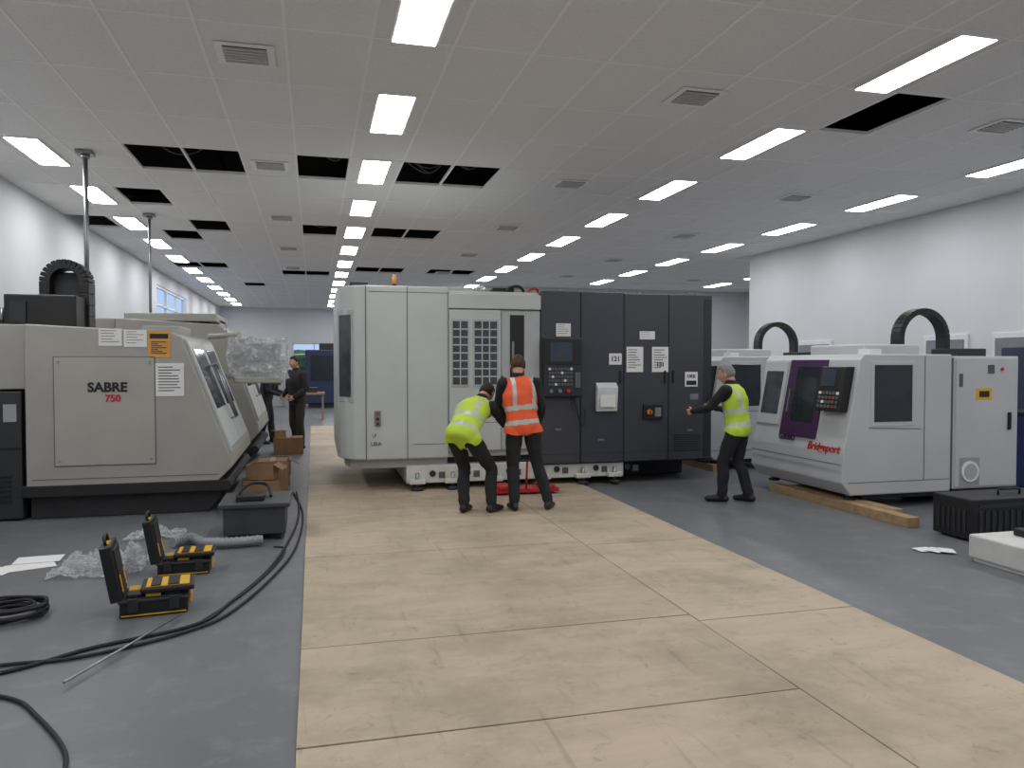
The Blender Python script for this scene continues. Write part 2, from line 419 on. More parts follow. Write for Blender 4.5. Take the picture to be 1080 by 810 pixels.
# roof equipment
b.cyl((1.0,Y+.3,2.57),(1.0,Y+.3,2.63),.03,blk); b.cyl((1.0,Y+.3,2.63),(1.0,Y+.3,2.72),.028,mat('amber_beacon',(220,150,70),.3)); b.sph((1.0,Y+.3,2.72),.028,MATS['amber_beacon'])
b.box(.45,.68,Y+.4,Y+.6,2.57,2.66,dtrim,.01)
b.box(1.6,2.0,Y+.2,Y+.9,2.53,2.60,cream2,.01)
b.tube([(2.5,Y+.3,2.5),(2.5,Y+.3,2.60),(2.62,Y+.3,2.64),(2.7,Y+.3,2.6),(2.75,Y+.4,2.5)],.02,blk)
b.tube([(2.75,Y+.3,2.5),(2.8,Y+.3,2.6),(2.9,Y+.3,2.61),(2.95,Y+.4,2.5)],.015,red)
b.box(2.3,2.6,Y+.35,Y+.5,2.53,2.62,blk,.01)
b.box(1.75,2.8,Y+.5,Y+1.6,2.53,2.61,beige,.01)
b.box(3.0,3.3,Y+.5,Y+.9,2.53,2.60,steel,.01)
for x in (3.1,3.9,4.3,5.1):
    b.tube([(x-.04,Y+.12,2.54),(x-.04,Y+.12,2.59),(x+.04,Y+.12,2.59),(x+.04,Y+.12,2.54)],.006,steel,sub=1,seg=8)
b.finish('machining_center')

# red machine skate
b=B()
b.box(2.08,2.92,8.98,9.25,.04,.09,red,.008)
b.box(2.15,2.32,8.96,9.27,.09,.13,red,.006); b.box(2.68,2.85,8.96,9.27,.09,.13,red,.006)
for x in (2.16,2.38,2.60,2.82):
    b.cyl((x-.04,9.05,.043),(x+.04,9.05,.043),.025,blk2); b.cyl((x-.04,9.2,.043),(x+.04,9.2,.043),.025,blk2)
b.cyl((2.5,9.0,.07),(2.46,8.8,.45),.014,red); b.cyl((2.36,8.8,.46),(2.56,8.8,.46),.014,blk)
b.finish('machine_skate')

# ---------- left mills
def left_mill(dx,dy,zs,labels,name):
    b=B(); 
    def P(pts): return [(x+dx,z*zs) for x,z in pts]
    y0=8.8+dy
    body=P([(-2.85,.34),(-2.85,2.02),(-1.46,1.95),(-1.36,1.90),(-.88,.62),(-.86,.5),(-1.02,.34)])
    b.prism(body,'y',y0,y0+2.5,beige,.015)
    def sl(t,o=0):
        x=-1.36+.48*t; z=1.90-1.28*t
        n=V((1.28,.48)).normalized()
        return (x+n.x*o,z+n.y*o)
    def slant(t0,t1,ya,yb,o0,o1,m,bev=.004):
        b.prism(P([sl(t0,o0),sl(t0,o1),sl(t1,o1),sl(t1,o0)]),'y',ya,yb,m,bev)
    slant(.03,.95,y0+.12,y0+1.2,.0,.02,cream); slant(.03,.95,y0+1.23,y0+2.3,.0,.02,cream)
    slant(.1,.62,y0+.3,y0+1.1,.018,.026,glass); slant(.1,.62,y0+1.35,y0+2.15,.018,.026,glass)
    slant(.02,.98,y0+.04,y0+.1,.0,.03,cream2)
    pa=sl(.25,.08); pb=sl(.75,.08)
    for yy in (y0+1.12,y0+1.32):
        A=(pa[0]+dx,yy,pa[1]*zs); C=(pb[0]+dx,yy,pb[1]*zs)
        b.cyl(A,C,.014,steel); 
        for q,t in ((A,.25),(C,.75)):
            e=sl(t,0); b.cyl(q,(e[0]+dx,yy,e[1]*zs),.01,steel)
    X0,X1,Z0,Z1=-2.58+dx,-1.63+dx,.56*zs,1.68*zs
    b.box(X0-.008,X1+.008,y0-.004,y0+.02,Z0-.008,Z1+.008,seam)
    b.box(X0,X1,y0-.012,y0+.01,Z0,Z1,beige2,.004)
    for x in (X0+.04,X1-.04):
        for z in (Z0+.05,Z1-.05): b.cyl((x,y0-.018,z),(x,y0-.01,z),.012,steel)
    b.box(-2.8+dx,-1.0+dx,y0-.004,y0+.01,.42*zs,.425*zs,seam)
    b.box(-3.62+dx,-2.88+dx,y0+.12,y0+1.9,1.35*zs,2.02*zs,beige,.012)
    b.box(-3.62+dx,-2.9+dx,y0+.05,y0+.9,.02,1.33*zs,mat('tank_dark_grey',(44,46,50),.5),.012)
    b.box(-3.62+dx,-2.9+dx,y0+.04,y0+.9,.74,.76,blk)
    b.box(-3.06+dx,-2.94+dx,y0+.035,y0+.06,1.02,1.2,mat('label_pale',(150,155,160),.6))
    for j in range(6): b.box(-3.5+dx,-3.0+dx,y0+.035,y0+.052,.2+j*.05,.22+j*.05,blk)
    b.prism([(x+dx,z) for x,z in [(-2.85,0),(-2.85,.35),(-1.0,.35),(-.96,.22),(-1.12,0)]],'y',y0+.12,y0+2.4,base_d,.01)
    b.prism([(x+dx,z) for x,z in [(-2.9,.24),(-2.9,.36),(-.9,.36),(-.86,.3),(-.9,.24)]],'y',y0-.01,y0+2.5,blk2,.01)
    if labels:
        b.box(-3.2+dx,-2.5+dx,y0+.5,y0+1.2,2.0*zs,2.0*zs+.36,blk,.015)
        b.box(-3.13+dx,-2.98+dx,y0+.47,y0+.51,2.0*zs+.05,2.0*zs+.28,dtrim)
        b.cyl((-3.25,y0+.6,2.05),(-3.25,y0+.6,2.22),.03,steel)
        b.box(-3.34,-3.16,y0+.55,y0+.65,2.0,2.06,blk)
        cx,cy,r=-2.72+dx,y0+1.0,.20
        n=13; zt=2.0*zs+.54
        pts=[(cx+r*math.cos(math.pi*k/n),zt+r*math.sin(math.pi*k/n)) for k in range(n+1)]
        pts=[(cx+r,2.0*zs+.02+.13*j) for j in range(4)]+pts+[(cx-r,zt-.13*j) for j in range(1,4)]
        for (xa,za),(xb,zb) in zip(pts,pts[1:]):
            ang=math.atan2(zb-za,xb-xa); L=math.hypot(xb-xa,zb-za)
            M=Matrix.Translation(((xa+xb)/2,cy,(za+zb)/2))@Matrix.Rotation(-ang,4,'Y')
            b.box(-L*.5,L*.5,-.13,.13,-.055,.055,blk,.008,M)
        b.box(cx-.16,cx+.16,cy+.02,cy+.10,2.3,2.66,dtrim,.01)
    else:
        b.box(-2.8+dx,-1.5+dx,y0+.3,y0+1.9,2.0*zs,2.0*zs+.12,beige,.015)
    b.box(-1.9+dx,-1.5+dx,y0+.8,y0+1.6,1.93*zs,2.05*zs,beige2,.01)
    if labels:
        simple_paper(b,-2.16,-1.94,1.80,1.98,y0,5); simple_paper(b,-1.92,-1.70,1.79,1.97,y0,5)
        b.box(-1.69,-1.47,y0-.004,y0,1.68,1.96,orange_l)
        b.box(-1.67,-1.49,y0-.006,y0-.004,1.88,1.93,blk)
        for j in range(7): b.box(-1.66,-1.51-.04*(j%3),y0-.006,y0-.004,1.72+j*.02,1.728+j*.02,blk)
        simple_paper(b,-1.62,-1.34,1.27,1.62,y0-.001,9)
        b.text('SABRE',MY(-2.08,y0-.014,1.365),.135,blk,bold=.005)
        b.text('750',MY(-2.03,y0-.014,1.25),.10,red,bold=.004)
    return b
b=left_mill(0,0,1.0,True,'m'); 
b.cyl((-1.35,10.9,1.97),(-.95,10.75,2.0),.035,beige); b.cyl((-.95,10.75,2.0),(-.9,10.72,1.85),.035,beige)
b.box(-1.02,-.42,10.55,10.85,1.42,1.88,beige,.02)
b.box(-.96,-.48,10.535,10.55,1.5,1.84,MATS['label_pale'],.006)
b.box(-1.0,-.4,10.45,10.9,1.36,1.44,beige2,.015)
mill1=b.finish('milling_machine')
b=left_mill(.05,3.5,1.13,False,'m'); b.finish('milling_machine.001')
def filmmat():
    m=bpy.data.materials.new('plastic_film'); m.use_nodes=True; nt=m.node_tree
    bs=nt.nodes['Principled BSDF']; bs.inputs['Base Color'].default_value=(.62,.64,.67,1); bs.inputs['Roughness'].default_value=.15
    tr=nt.nodes.new('ShaderNodeBsdfTransparent'); mx=nt.nodes.new('ShaderNodeMixShader')
    n=nt.nodes.new('ShaderNodeTexNoise'); n.inputs['Scale'].default_value=14
    r=nt.nodes.new('ShaderNodeMapRange'); r.inputs[1].default_value=.3; r.inputs[2].default_value=.7; r.inputs[3].default_value=.12; r.inputs[4].default_value=.62
    nt.links.new(n.outputs['Fac'],r.inputs[0]); nt.links.new(r.outputs[0],mx.inputs[0])
    nt.links.new(tr.outputs[0],mx.inputs[1]); nt.links.new(bs.outputs[0],mx.inputs[2]); nt.links.new(mx.outputs[0],nt.nodes['Material Output'].inputs[0])
    return m
film=filmmat()
def crumple(name,c,s,amp,flat=False,seed=0):
    t=bmesh.new()
    if flat: bmesh.ops.create_grid(t,x_segments=36,y_segments=36,size=1)
    else:
        bmesh.ops.create_cube(t,size=2); bmesh.ops.subdivide_edges(t,edges=list(t.edges),cuts=12,use_grid_fill=True)
    for v in t.verts:
        p=V((v.co.x*s[0],v.co.y*s[1],v.co.z*s[2]))
        q=p*7+V((seed,seed*2,0))
        if flat:
            e=max(abs(v.co.x),abs(v.co.y))
            h=abs(noise.noise(q))*1.3+abs(noise.noise(q*2.3))*.6
            p.z=max(.004,s[2]*h*(1.1-.8*e*e)); p.x+=.05*noise.noise(q*.6+V((5,0,0))); p.y+=.05*noise.noise(q*.6+V((0,9,0)))
        else: p+=V((noise.noise(q),noise.noise(q+V((7,0,0))),noise.noise(q+V((0,11,0)))))*amp
        v.co=p+V(c)
    bb=B(); bb.merge(t,film,False); return bb.finish(name)
w_=crumple('plastic_wrap',(-.71,10.68,1.68),(.36,.22,.26),.05)
w_.parent=mill1; w_.matrix_parent_inverse=Matrix.Translation(-mill1.location)
crumple('plastic_sheet',(-1.62,6.62,.002),(.32,.30,.22),0,True,3)
crumple('plastic_sheet',(-1.45,7.75,.002),(.25,.18,.14),0,True,9)
b=B()
for k,(x,y,a) in enumerate([(-2.2,6.85,.4),(-2.45,6.75,-.2),(-2.2,7.05,.1)]):
    M=Matrix.Translation((x,y,.002+k*.002))@Matrix.Rotation(a,4,'Z')
    b.box(-.17,.17,-.12,.12,0,.0015,papr,0,M)
b.finish('paper_sheets')

# ---------- right mills
def right_mill(dx,dy,full=True):
    b=B(); zb=.10; X=5.6+dx; y0=7.2+dy; y1=y0+1.8
    prof=[(X+.1,.16),(X-.02,.30),(X,.62),(X+.06,.9),(X+.2,1.66),(X+.26,1.72),(X+1.42,1.72),(X+1.42,.16)]
    b.prism(prof,'y',y0,y1,white,.014)
    def fx(z,o=0):
        if z<.9: x=X+ .06*(z-.62)/.28
        else: x=X+.06+.14*(z-.9)/.76
        return x-o
    def fp(z0,z1,ya,yb,o0,o1,m,bev=.004):
        b.prism([(fx(z0,o0),z0),(fx(z0,o1),z0),(fx(z1,o1),z1),(fx(z1,o0),z1)],'y',ya,yb,m,bev)
    fp(.74,1.66,y0+.52,y0+1.22,-.01,.02,purple)
    fp(.92,1.58,y0+.62,y0+1.05,.015,.026,glass)
    fp(.85,1.64,y0+1.27,y0+1.76,-.01,.02,white); fp(.98,1.52,y0+1.33,y0+1.70,.015,.026,glass2)
    fp(1.02,1.3,y0+1.09,y0+1.11,.02,.06,steel)
    b.prism([(fx(1.08,.0),1.08),(fx(1.08,.12),1.08),(fx(1.58,.12),1.58),(fx(1.58,0),1.58)],'y',y0+.06,y0+.48,blk,.01)
    fp(1.36,1.55,y0+.2,y0+.44,.118,.126,MATS['screen_glass'])
    for r in range(4):
        for c in range(6):
            z=1.30-r*.05; yy=y0+.1+c*.06
            fp(z-.03,z,yy,yy+.04,.118,.128,kg if (r*3+c)%5 else (red if r%2 else papr),.001)
    fp(.5,.506,y0+.02,y1-.02,-.004,.004,seam,0)
    b.text('Bridgeport',MX(fx(.66,.006),y0+.36,.66,.1),.13,red,bold=.003,shear=.3)
    b.text('G800D',MX(fx(.66,.006),y0+1.05,.72,.1),.11,purple,bold=.003)
    b.box(X+.06,X+1.4,y0-.003,y0+.01,.30,.306,seam)
    b.box(X+.34,X+.92,y0-.006,y0+.01,.92,1.64,white,.004)
    b.box(X+.385,X+.88,y0-.012,y0,.97,1.6,glass,.003)
    b.prism([(X+.32,.9),(X+1.0,.88),(X+1.0,.888),(X+.32,.908)],'y',y0-.004,y0+.01,seam)
    b.box(X+1.05,X+1.056,y0-.004,y0+.01,.3,1.7,seam)
    b.box(X+.5,X+1.3,y0+.35,y0+1.3,1.70,1.84,white,.02)
    b.box(X+.45,X+.6,y0+.15,y0+.35,1.7,1.78,papr,.005)
    cx,cy,r,zt=X+1.55,y0+.62,.33,1.92
    n=18
    pts=[(cx-r,1.72),(cx-r,1.82)]+[(cx-r*math.cos(math.pi*k/n),zt+r*1.0*math.sin(math.pi*k/n)) for k in range(n+1)]+[(cx+r,1.82),(cx+r,1.70)]
    for (xa,za),(xb,zb_) in zip(pts,pts[1:]):
        ang=math.atan2(zb_-za,xb-xa); L=math.hypot(xb-xa,zb_-za)
        M=Matrix.Translation(((xa+xb)/2,cy,(za+zb_)/2))@Matrix.Rotation(-ang,4,'Y')
        b.box(-L*.52,L*.52,-.08,.08,-.035,.035,blk,.006,M)
    c0,c1=X+1.45,X+2.36
    b.box(c0,c1,y0-.0,y0+1.0,.18,1.70,white,.012)
    b.box(c0+.02,c1-.02,y0-.012,y0+.01,.2,1.68,white,.008)
    yc=y0-.012
    b.box(c1-.16,c1-.13,yc-.03,yc,.85,1.05,blk,.004)
    b.box(c0-.035,c0+.0,y0+.01,y0+.05,.2,1.68,seam)
    b.box(c0+.3,c0+.52,yc-.004,yc,1.20,1.33,yellow); b.box(c0+.34,c0+.48,yc-.007,yc-.003,1.23,1.30,blk)
    b.box(c0+.06,c0+.11,yc-.004,yc,1.35,1.5,seam)
    b.box(c0+.08,c0+.36,yc-.005,yc,.22,.54,MATS['label_pale'],.002)
    b.cyl((c0+.22,yc-.02,.38),(c0+.22,yc,.38),.12,papr); b.cyl((c0+.22,yc-.024,.38),(c0+.22,yc-.018,.38),.09,cream2)
    b.cyl((c1-.25,yc-.01,1.55),(c1-.25,yc,1.55),.02,red); b.box(c1-.45,c1-.36,yc-.005,yc,1.5,1.6,seam)
    b.box(X+1.6,X+2.0,y0+.1,y0+.5,1.69,1.79,dtrim,.01)
    b.box(X+.3,X+1.4,y0+.08,y0+1.7,zb,.2,base_d,.01); b.box(X+1.5,X+2.3,y0+.05,y0+.9,zb,.2,base_d,.01)
    for x in (X+.2,X+1.2):
        for yy in (y0+.15,y0+1.6):
            b.cyl((x,yy,zb),(x,yy,.2),.04,steel); b.cyl((x,yy,zb),(x,yy,zb+.02),.07,base_d)
    return b
right_mill(0,0).finish('milling_machine.002')
right_mill(.12,3.2).finish('milling_machine.003')
for x0,dy in ((5.72,0),(7.3,0),(5.84,3.2),(7.4,3.2)):
    b=B(); y_s=6.3 if (dy==0 and x0<6) else 7.1+dy
    M=Matrix.Translation((x0-.05,8.6+dy,0))@Matrix.Rotation(.02,4,'Z')
    b.box(-.07,.07,y_s-8.6-dy,0,0,.099,timber,.005,M)
    if dy==0 and x0<6: b.box(.1,.24,-1.9,-.2,0,.099,timber,.005,M)
    b.finish('timber_beam')
# black grille box
b=B()
x0_=5.72
b.box(x0_,6.8,5.62,6.07,.02,.39,blk,.012)
for j in range(14): b.box(x0_+.08+j*.07,x0_+.12+j*.07,5.612,5.622,.08,.28,dtrim)
b.box(x0_+.08,6.7,5.614,5.62,.31,.34,dtrim)
for j in range(6): b.box(x0_-.008,x0_,5.68+j*.06,5.71+j*.06,.08,.28,dtrim)
for x in (5.8,6.7):
    for y in (5.68,6.0): b.cyl((x,y,0),(x,y,.03),.03,blk2)
b.tube([(6.2,5.8,.39),(6.2,5.8,.44),(6.45,5.8,.44),(6.45,5.8,.39)],.012,blk,sub=1)
b.finish('transformer_unit')
b=B()
b.box(5.2,6.4,4.3,5.14,.03,.22,mat('white_foam',(205,205,203),.6),.015)
for j in range(4): b.box(5.23+.3*j,5.36+.3*j,4.33,5.11,0,.032,MATS['white_foam'])
b.finish('white_crate')
b=B(); b.box(5.5,5.95,4.75,5.0,.222,.28,blk,.01); b.tube([(5.55,4.85,.28),(5.62,4.88,.33),(5.85,4.88,.33),(5.92,4.85,.28)],.01,blk); b.finish('power_tool_case')
b=B()
for k in range(3):
    M=Matrix.Translation((5.1+.07*k,5.5-.05*k,.006+.003*k))@Matrix.Rotation(.5*k,4,'Z')@Matrix.Rotation(.04,4,'X')
    b.box(-.08,.08,-.06,.06,.004,.006,papr,0,M)
b.finish('paper_scrap')
b=B(); b.box(8.75,9.35,7.8,8.4,.04,.95,navy,.02); b.box(8.73,9.37,7.78,8.42,.95,1.0,blk,.01); b.box(8.8,9.3,7.78,7.8,.5,.85,blk)
for x in (8.82,9.28): b.cyl((x,7.9,0),(x,7.9,.05),.03,blk2); b.cyl((x,8.3,0),(x,8.3,.05),.03,blk2)
b.finish('blue_cabinet')
b=B()
nv2=mat('navy_dull',(34,44,78),.5)
b.box(-.3,1.9,28.6,30.6,.15,2.1,nv2,.03); b.box(-.1,.7,28.57,28.6,1.0,1.9,glass); b.box(.9,1.7,28.55,28.6,.9,1.7,white,.01)
b.box(-.2,1.8,28.7,30.5,0,.16,base_d); b.box(.2,1.0,29,30,2.1,2.35,dtrim,.02); b.box(1.1,1.5,28.53,28.56,1.2,1.6,blk)
b.finish('blue_machine_tool')
b=B(); b.box(-.75,.3,22.6,23.2,.72,.78,timber,.004)
for x in (-.7,.22):
    for y in (22.65,23.12): b.box(x,x+.05,y,y+.05,0,.73,timber)
b.box(-.6,-.3,22.7,23.0,.78,1.0,blk,.01); b.box(-.2,.1,22.7,23.1,.78,.92,dtrim,.01)
b.finish('workbench')
b=B(); b.box(-2.0,-1.1,30,30.9,.0,1.9,white,.02); b.box(-1.9,-1.2,29.97,30,.8,1.7,glass2); b.box(-1.95,-1.15,29.98,30,.1,.7,cream2); b.finish('control_cabinet')
# drop poles from the ceiling
for x,y,z0 in ((-2.62,10.2,2.05),(-2.68,14.2,2.42)):
    b=B(); b.cyl((x,y,z0),(x,y,H-.01),.027 if y<12 else .022,steel); b.box(x-.09,x+.09,y-.09,y+.09,H-.05,H-.012,steel,.004)
    b.cyl((x,y,H-.09),(x,y,H-.05),.05,steel); b.cyl((x,y,z0),(x,y,z0+.05),.045,steel)
    b.finish('ceiling_drop_pole')
b=B()
td_=mat('tank_dark',(58,60,64),.5,var=.1)
b.box(-.80,-.26,7.3,7.9,.06,.32,td_,.01)
b.box(-.84,-.22,7.26,7.94,.31,.35,td_,.008)
for x in (-.74,-.32):
    for y in (7.36,7.84): b.cyl((x-.015,y,.035),(x+.015,y,.035),.035,blk2)
b.box(-.7,-.45,7.4,7.7,.35,.40,blk,.01)
b.tube([(-.7,7.5,.38),(-.6,7.6,.48),(-.45,7.75,.45),(-.4,7.6,.36)],.015,blk2)
b.finish('coolant_tank')
def cbox(x,y,w,d,h,z=0,op=True,a=0.1):
    b=B(); M=Matrix.Translation((x,y,z))@Matrix.Rotation(a,4,'Z')
    t=.006
    b.box(-w/2,w/2,-d/2,d/2,0,t,card,0,M)
    for s in (-1,1):
        b.box(s*w/2-t/2,s*w/2+t/2,-d/2,d/2,0,h,card,0,M); b.box(-w/2,w/2,s*d/2-t/2,s*d/2+t/2,0,h,card,0,M)
        if op:
            b.box(0,w*.4,-d/2,d/2,0,t,card,0,M@Matrix.Translation((s*w/2,0,h))@Matrix.Rotation(0 if s>0 else math.pi,4,'Z')@Matrix.Rotation(.5,4,'Y'))
    if not op: b.box(-w/2,w/2,-d/2,d/2,h-t,h,card,0,M)
    b.box(-.03,.03,-d/2-.004,d/2+.004,h-.004 if not op else t,h+.002 if not op else t+.004,mat('tape',(160,138,105),.4),0,M)
    return b.finish('cardboard_box')
cbox(-.6,9.3,.40,.36,.28,0,False,.1); cbox(-.58,9.28,.3,.26,.17,.29,True,-.2); cbox(-.66,8.68,.34,.28,.2,0,True,.25); cbox(-.45,14.3,.5,.4,.3,0,False,.05); cbox(-.5,10.0,.34,.4,.42,0,False,0)
cbox(-.52,10.75,.36,.4,.34,0,True,.1); cbox(-.5,11.5,.3,.3,.22,0,False,-.1); cbox(-.62,14.28,.2,.2,.12,.302,False,.4)
b=B()
b.box(-.8,-.4,8.05,8.3,.0,.19,blk,.02); b.box(-.78,-.42,8.07,8.28,.19,.21,dtrim,.005); b.tube([(-.75,8.15,.2),(-.7,8.15,.3),(-.5,8.17,.3),(-.45,8.15,.2)],.012,blk2); b.box(-.55,-.45,8.03,8.06,.05,.14,yellow,.004); b.finish('tool_bag')
b=B()
path=[(-1.2,7.2,.055),(-1.08,7.38,.055),(-.95,7.15,.055),(-.75,7.08,.055),(-.45,7.12,.055)]
b.tube(path,.038,hosem,seg=12,sub=10)
P=[V(p) for p in path]
for a_,c_ in zip(P,P[1:]):
    for k in range(7):
        p=a_.lerp(c_,k/7); d=(c_-a_).normalized()*.008; b.cyl(p-d,p+d,.043,hosem,seg=12)
b.finish('flexible_hose')
b=B()
g=lambda pts,z=.012:[(x,y,z) for x,y in pts]
b.tube(g([(-.22,9.95),(-.17,8.8),(-.19,7.7),(-.33,6.35),(-.55,5.45),(-.72,5.02),(-1.23,4.75),(-1.6,4.48),(-2.3,4.3)]),.011,blk2)
b.tube(g([(-.26,9.9),(-.13,8.6),(-.14,7.3),(-.24,6.35),(-.50,5.3),(-.75,4.9),(-1.25,4.62),(-1.62,4.6),(-2.3,4.5)]),.010,blk2)
b.tube(g([(-1.9,4.35),(-1.45,4.15),(-1.24,3.9),(-.99,3.45),(-.98,3.1),(-1.1,2.7)]),.010,blk2)
b.tube(g([(-.35,7.0),(-.25,6.9),(-.3,6.4),(-.45,5.75),(-.6,5.3),(-.68,5.1)]),.007,blk2)
b.finish('power_cable')
b=B()
for k in range(9):
    r=.14+.014*(k%5)+random.uniform(-.01,.01); ox,oy=random.uniform(-.03,.03),random.uniform(-.03,.03)
    b.tube([(-1.88+ox+r*1.15*math.cos(a*math.pi/8),5.5+oy+r*math.sin(a*math.pi/8),.014+.009*k+.006*math.sin(a+k)) for a in range(17)],.010,blk2,sub=2)
b.tube([(-1.75,5.6,.02),(-1.9,5.75,.015),(-2.2,5.8,.013),(-2.6,5.6,.013)],.010,blk2)
b.finish('cable_coil')
b=B(); b.cyl((-1.216,4.22,.030),(-.82,5.2,.030),.007,steel); b.finish('metal_rod')
def toolcase(x,y,a,name,s=1):
    b=B(); M=Matrix.Translation((x,y,0))@Matrix.Rotation(a,4,'Z')@Matrix.Scale(s,4)
    def bx(*q,m=blk,bev=.008,MM=Matrix()): b.box(*q,m,bev,M@MM)
    bx(-.2,.2,-.15,.15,0,.11)
    bx(-.21,.21,-.16,.16,.095,.115,m=dtrim)
    bx(-.17,.17,-.12,.12,.11,.118,m=mat('case_insert_grey',(60,60,62),.8))
    for xx in (-.12,.12): bx(xx-.03,xx+.03,-.172,-.155,.04,.125,m=dtrim,bev=.004)
    bx(.205,.222,-.05,.05,.04,.10,m=yellow,bev=.004)
    bx(-.19,.19,-.156,-.15,.012,.02,m=yellow,bev=.001)
    for i in range(3):
        for j in range(2): bx(-.16+i*.11,-.07+i*.11,-.115+j*.12,-.01+j*.12,.118,.14,m=yellow if (i+j)%2 else blk,bev=.004)
    bx(-.08,.24,-.14,.14,.145,.175,m=blk); bx(-.05,.21,-.11,.11,.175,.183,m=yellow,bev=.003); bx(-.02,.04,-.11,.11,.18,.19,m=blk,bev=.003); bx(.08,.15,-.11,.11,.18,.19,m=blk,bev=.003)
    L=Matrix.Translation((-.2,0,.11))@Matrix.Rotation(math.radians(-100),4,'Y')
    bx(0,.36,-.155,.155,-.02,.05,m=blk,MM=L); bx(.03,.33,-.12,.12,-.028,-.02,m=dtrim,MM=L)
    bx(.33,.365,-.06,.06,.0,.03,m=yellow,bev=.004,MM=L)
    for yy in (-.10,.10): bx(.05,.16,yy-.015,yy+.015,-.032,-.025,m=yellow,bev=.002,MM=L)
    b.tube([M@L@V(p) for p in ((.36,-.07,.02),(.41,-.06,.02),(.41,.06,.02),(.36,.07,.02))],.01,blk,sub=1)
    return b.finish(name)
toolcase(-1.02,5.45,.12,'tool_case'); toolcase(-.98,6.4,.05,'tool_case',.92)

# ---------- people
def loft(bm,rings,seg=18):
    R=[]
    for c,U,W,rx,ry in rings: R.append([bm.verts.new(c+U*(rx*math.cos(2*math.pi*k/seg))+W*(ry*math.sin(2*math.pi*k/seg))) for k in range(seg)])
    for A,C in zip(R,R[1:]):
        for k in range(seg): bm.faces.new((A[k],A[(k+1)%seg],C[(k+1)%seg],C[k]))
    bm.faces.new(R[0][::-1]); bm.faces.new(R[-1])
def limb(bm,pts,rads,ref,seg=16):
    pts=[V(p) for p in pts]; rads=[r if isinstance(r,tuple) else (r,r) for r in rads]; rings=[]
    n=len(pts)
    for i,p in enumerate(pts):
        t=(pts[min(i+1,n-1)]-pts[max(i-1,0)]).normalized()
        U=(ref-t*ref.dot(t)).normalized(); W=t.cross(U)
        rx,ry=rads[i]; m=min(rx,ry)
        if i==0: rings+= [(p-t*m*.95,U,W,rx*.3,ry*.3),(p-t*m*.75,U,W,rx*.66,ry*.66),(p-t*m*.4,U,W,rx*.92,ry*.92)]
        rings.append((p,U,W,rx,ry))
        if i==n-1: rings+= [(p+t*m*.4,U,W,rx*.92,ry*.92),(p+t*m*.75,U,W,rx*.66,ry*.66),(p+t*m*.95,U,W,rx*.3,ry*.3)]
    loft(bm,rings,seg)
def remesh(bm,vox,it=4):
    bmesh.ops.recalc_face_normals(bm,faces=list(bm.faces))
    me=bpy.data.meshes.new('r'); bm.to_mesh(me); bm.free()
    o=bpy.data.objects.new('r',me); bpy.context.scene.collection.objects.link(o)
    m=o.modifiers.new('R','REMESH'); m.mode='VOXEL'; m.voxel_size=vox
    if it: s=o.modifiers.new('S','SMOOTH'); s.factor=.5; s.iterations=it
    bpy.context.view_layer.update()
    r=bpy.data.meshes.new_from_object(o.evaluated_get(bpy.context.evaluated_depsgraph_get()))
    bpy.data.objects.remove(o); bpy.data.meshes.remove(me)
    t=bmesh.new(); t.from_mesh(r); bpy.data.meshes.remove(r); return t
def segd(p,a,b_,ra,rb):
    d=b_-a; u=max(0,min(1,(p-a).dot(d)/d.length_squared)); return (p-(a+d*u)).length-(ra+(rb-ra)*u)
skin=mat('skin',(190,145,122),.55,var=.05,scale=20)
lips=mat('lips',(165,105,95),.5); eyew=mat('eye_white',(225,222,218),.3); eyed=mat('iris_dark',(45,35,30),.2)
refl=mat('reflective_tape',(180,183,180),.35,var=.03)
trous=mat('black_trousers',(30,31,36),.85,var=.2,scale=14); boot=mat('boot_black',(24,22,22),.5,var=.2)
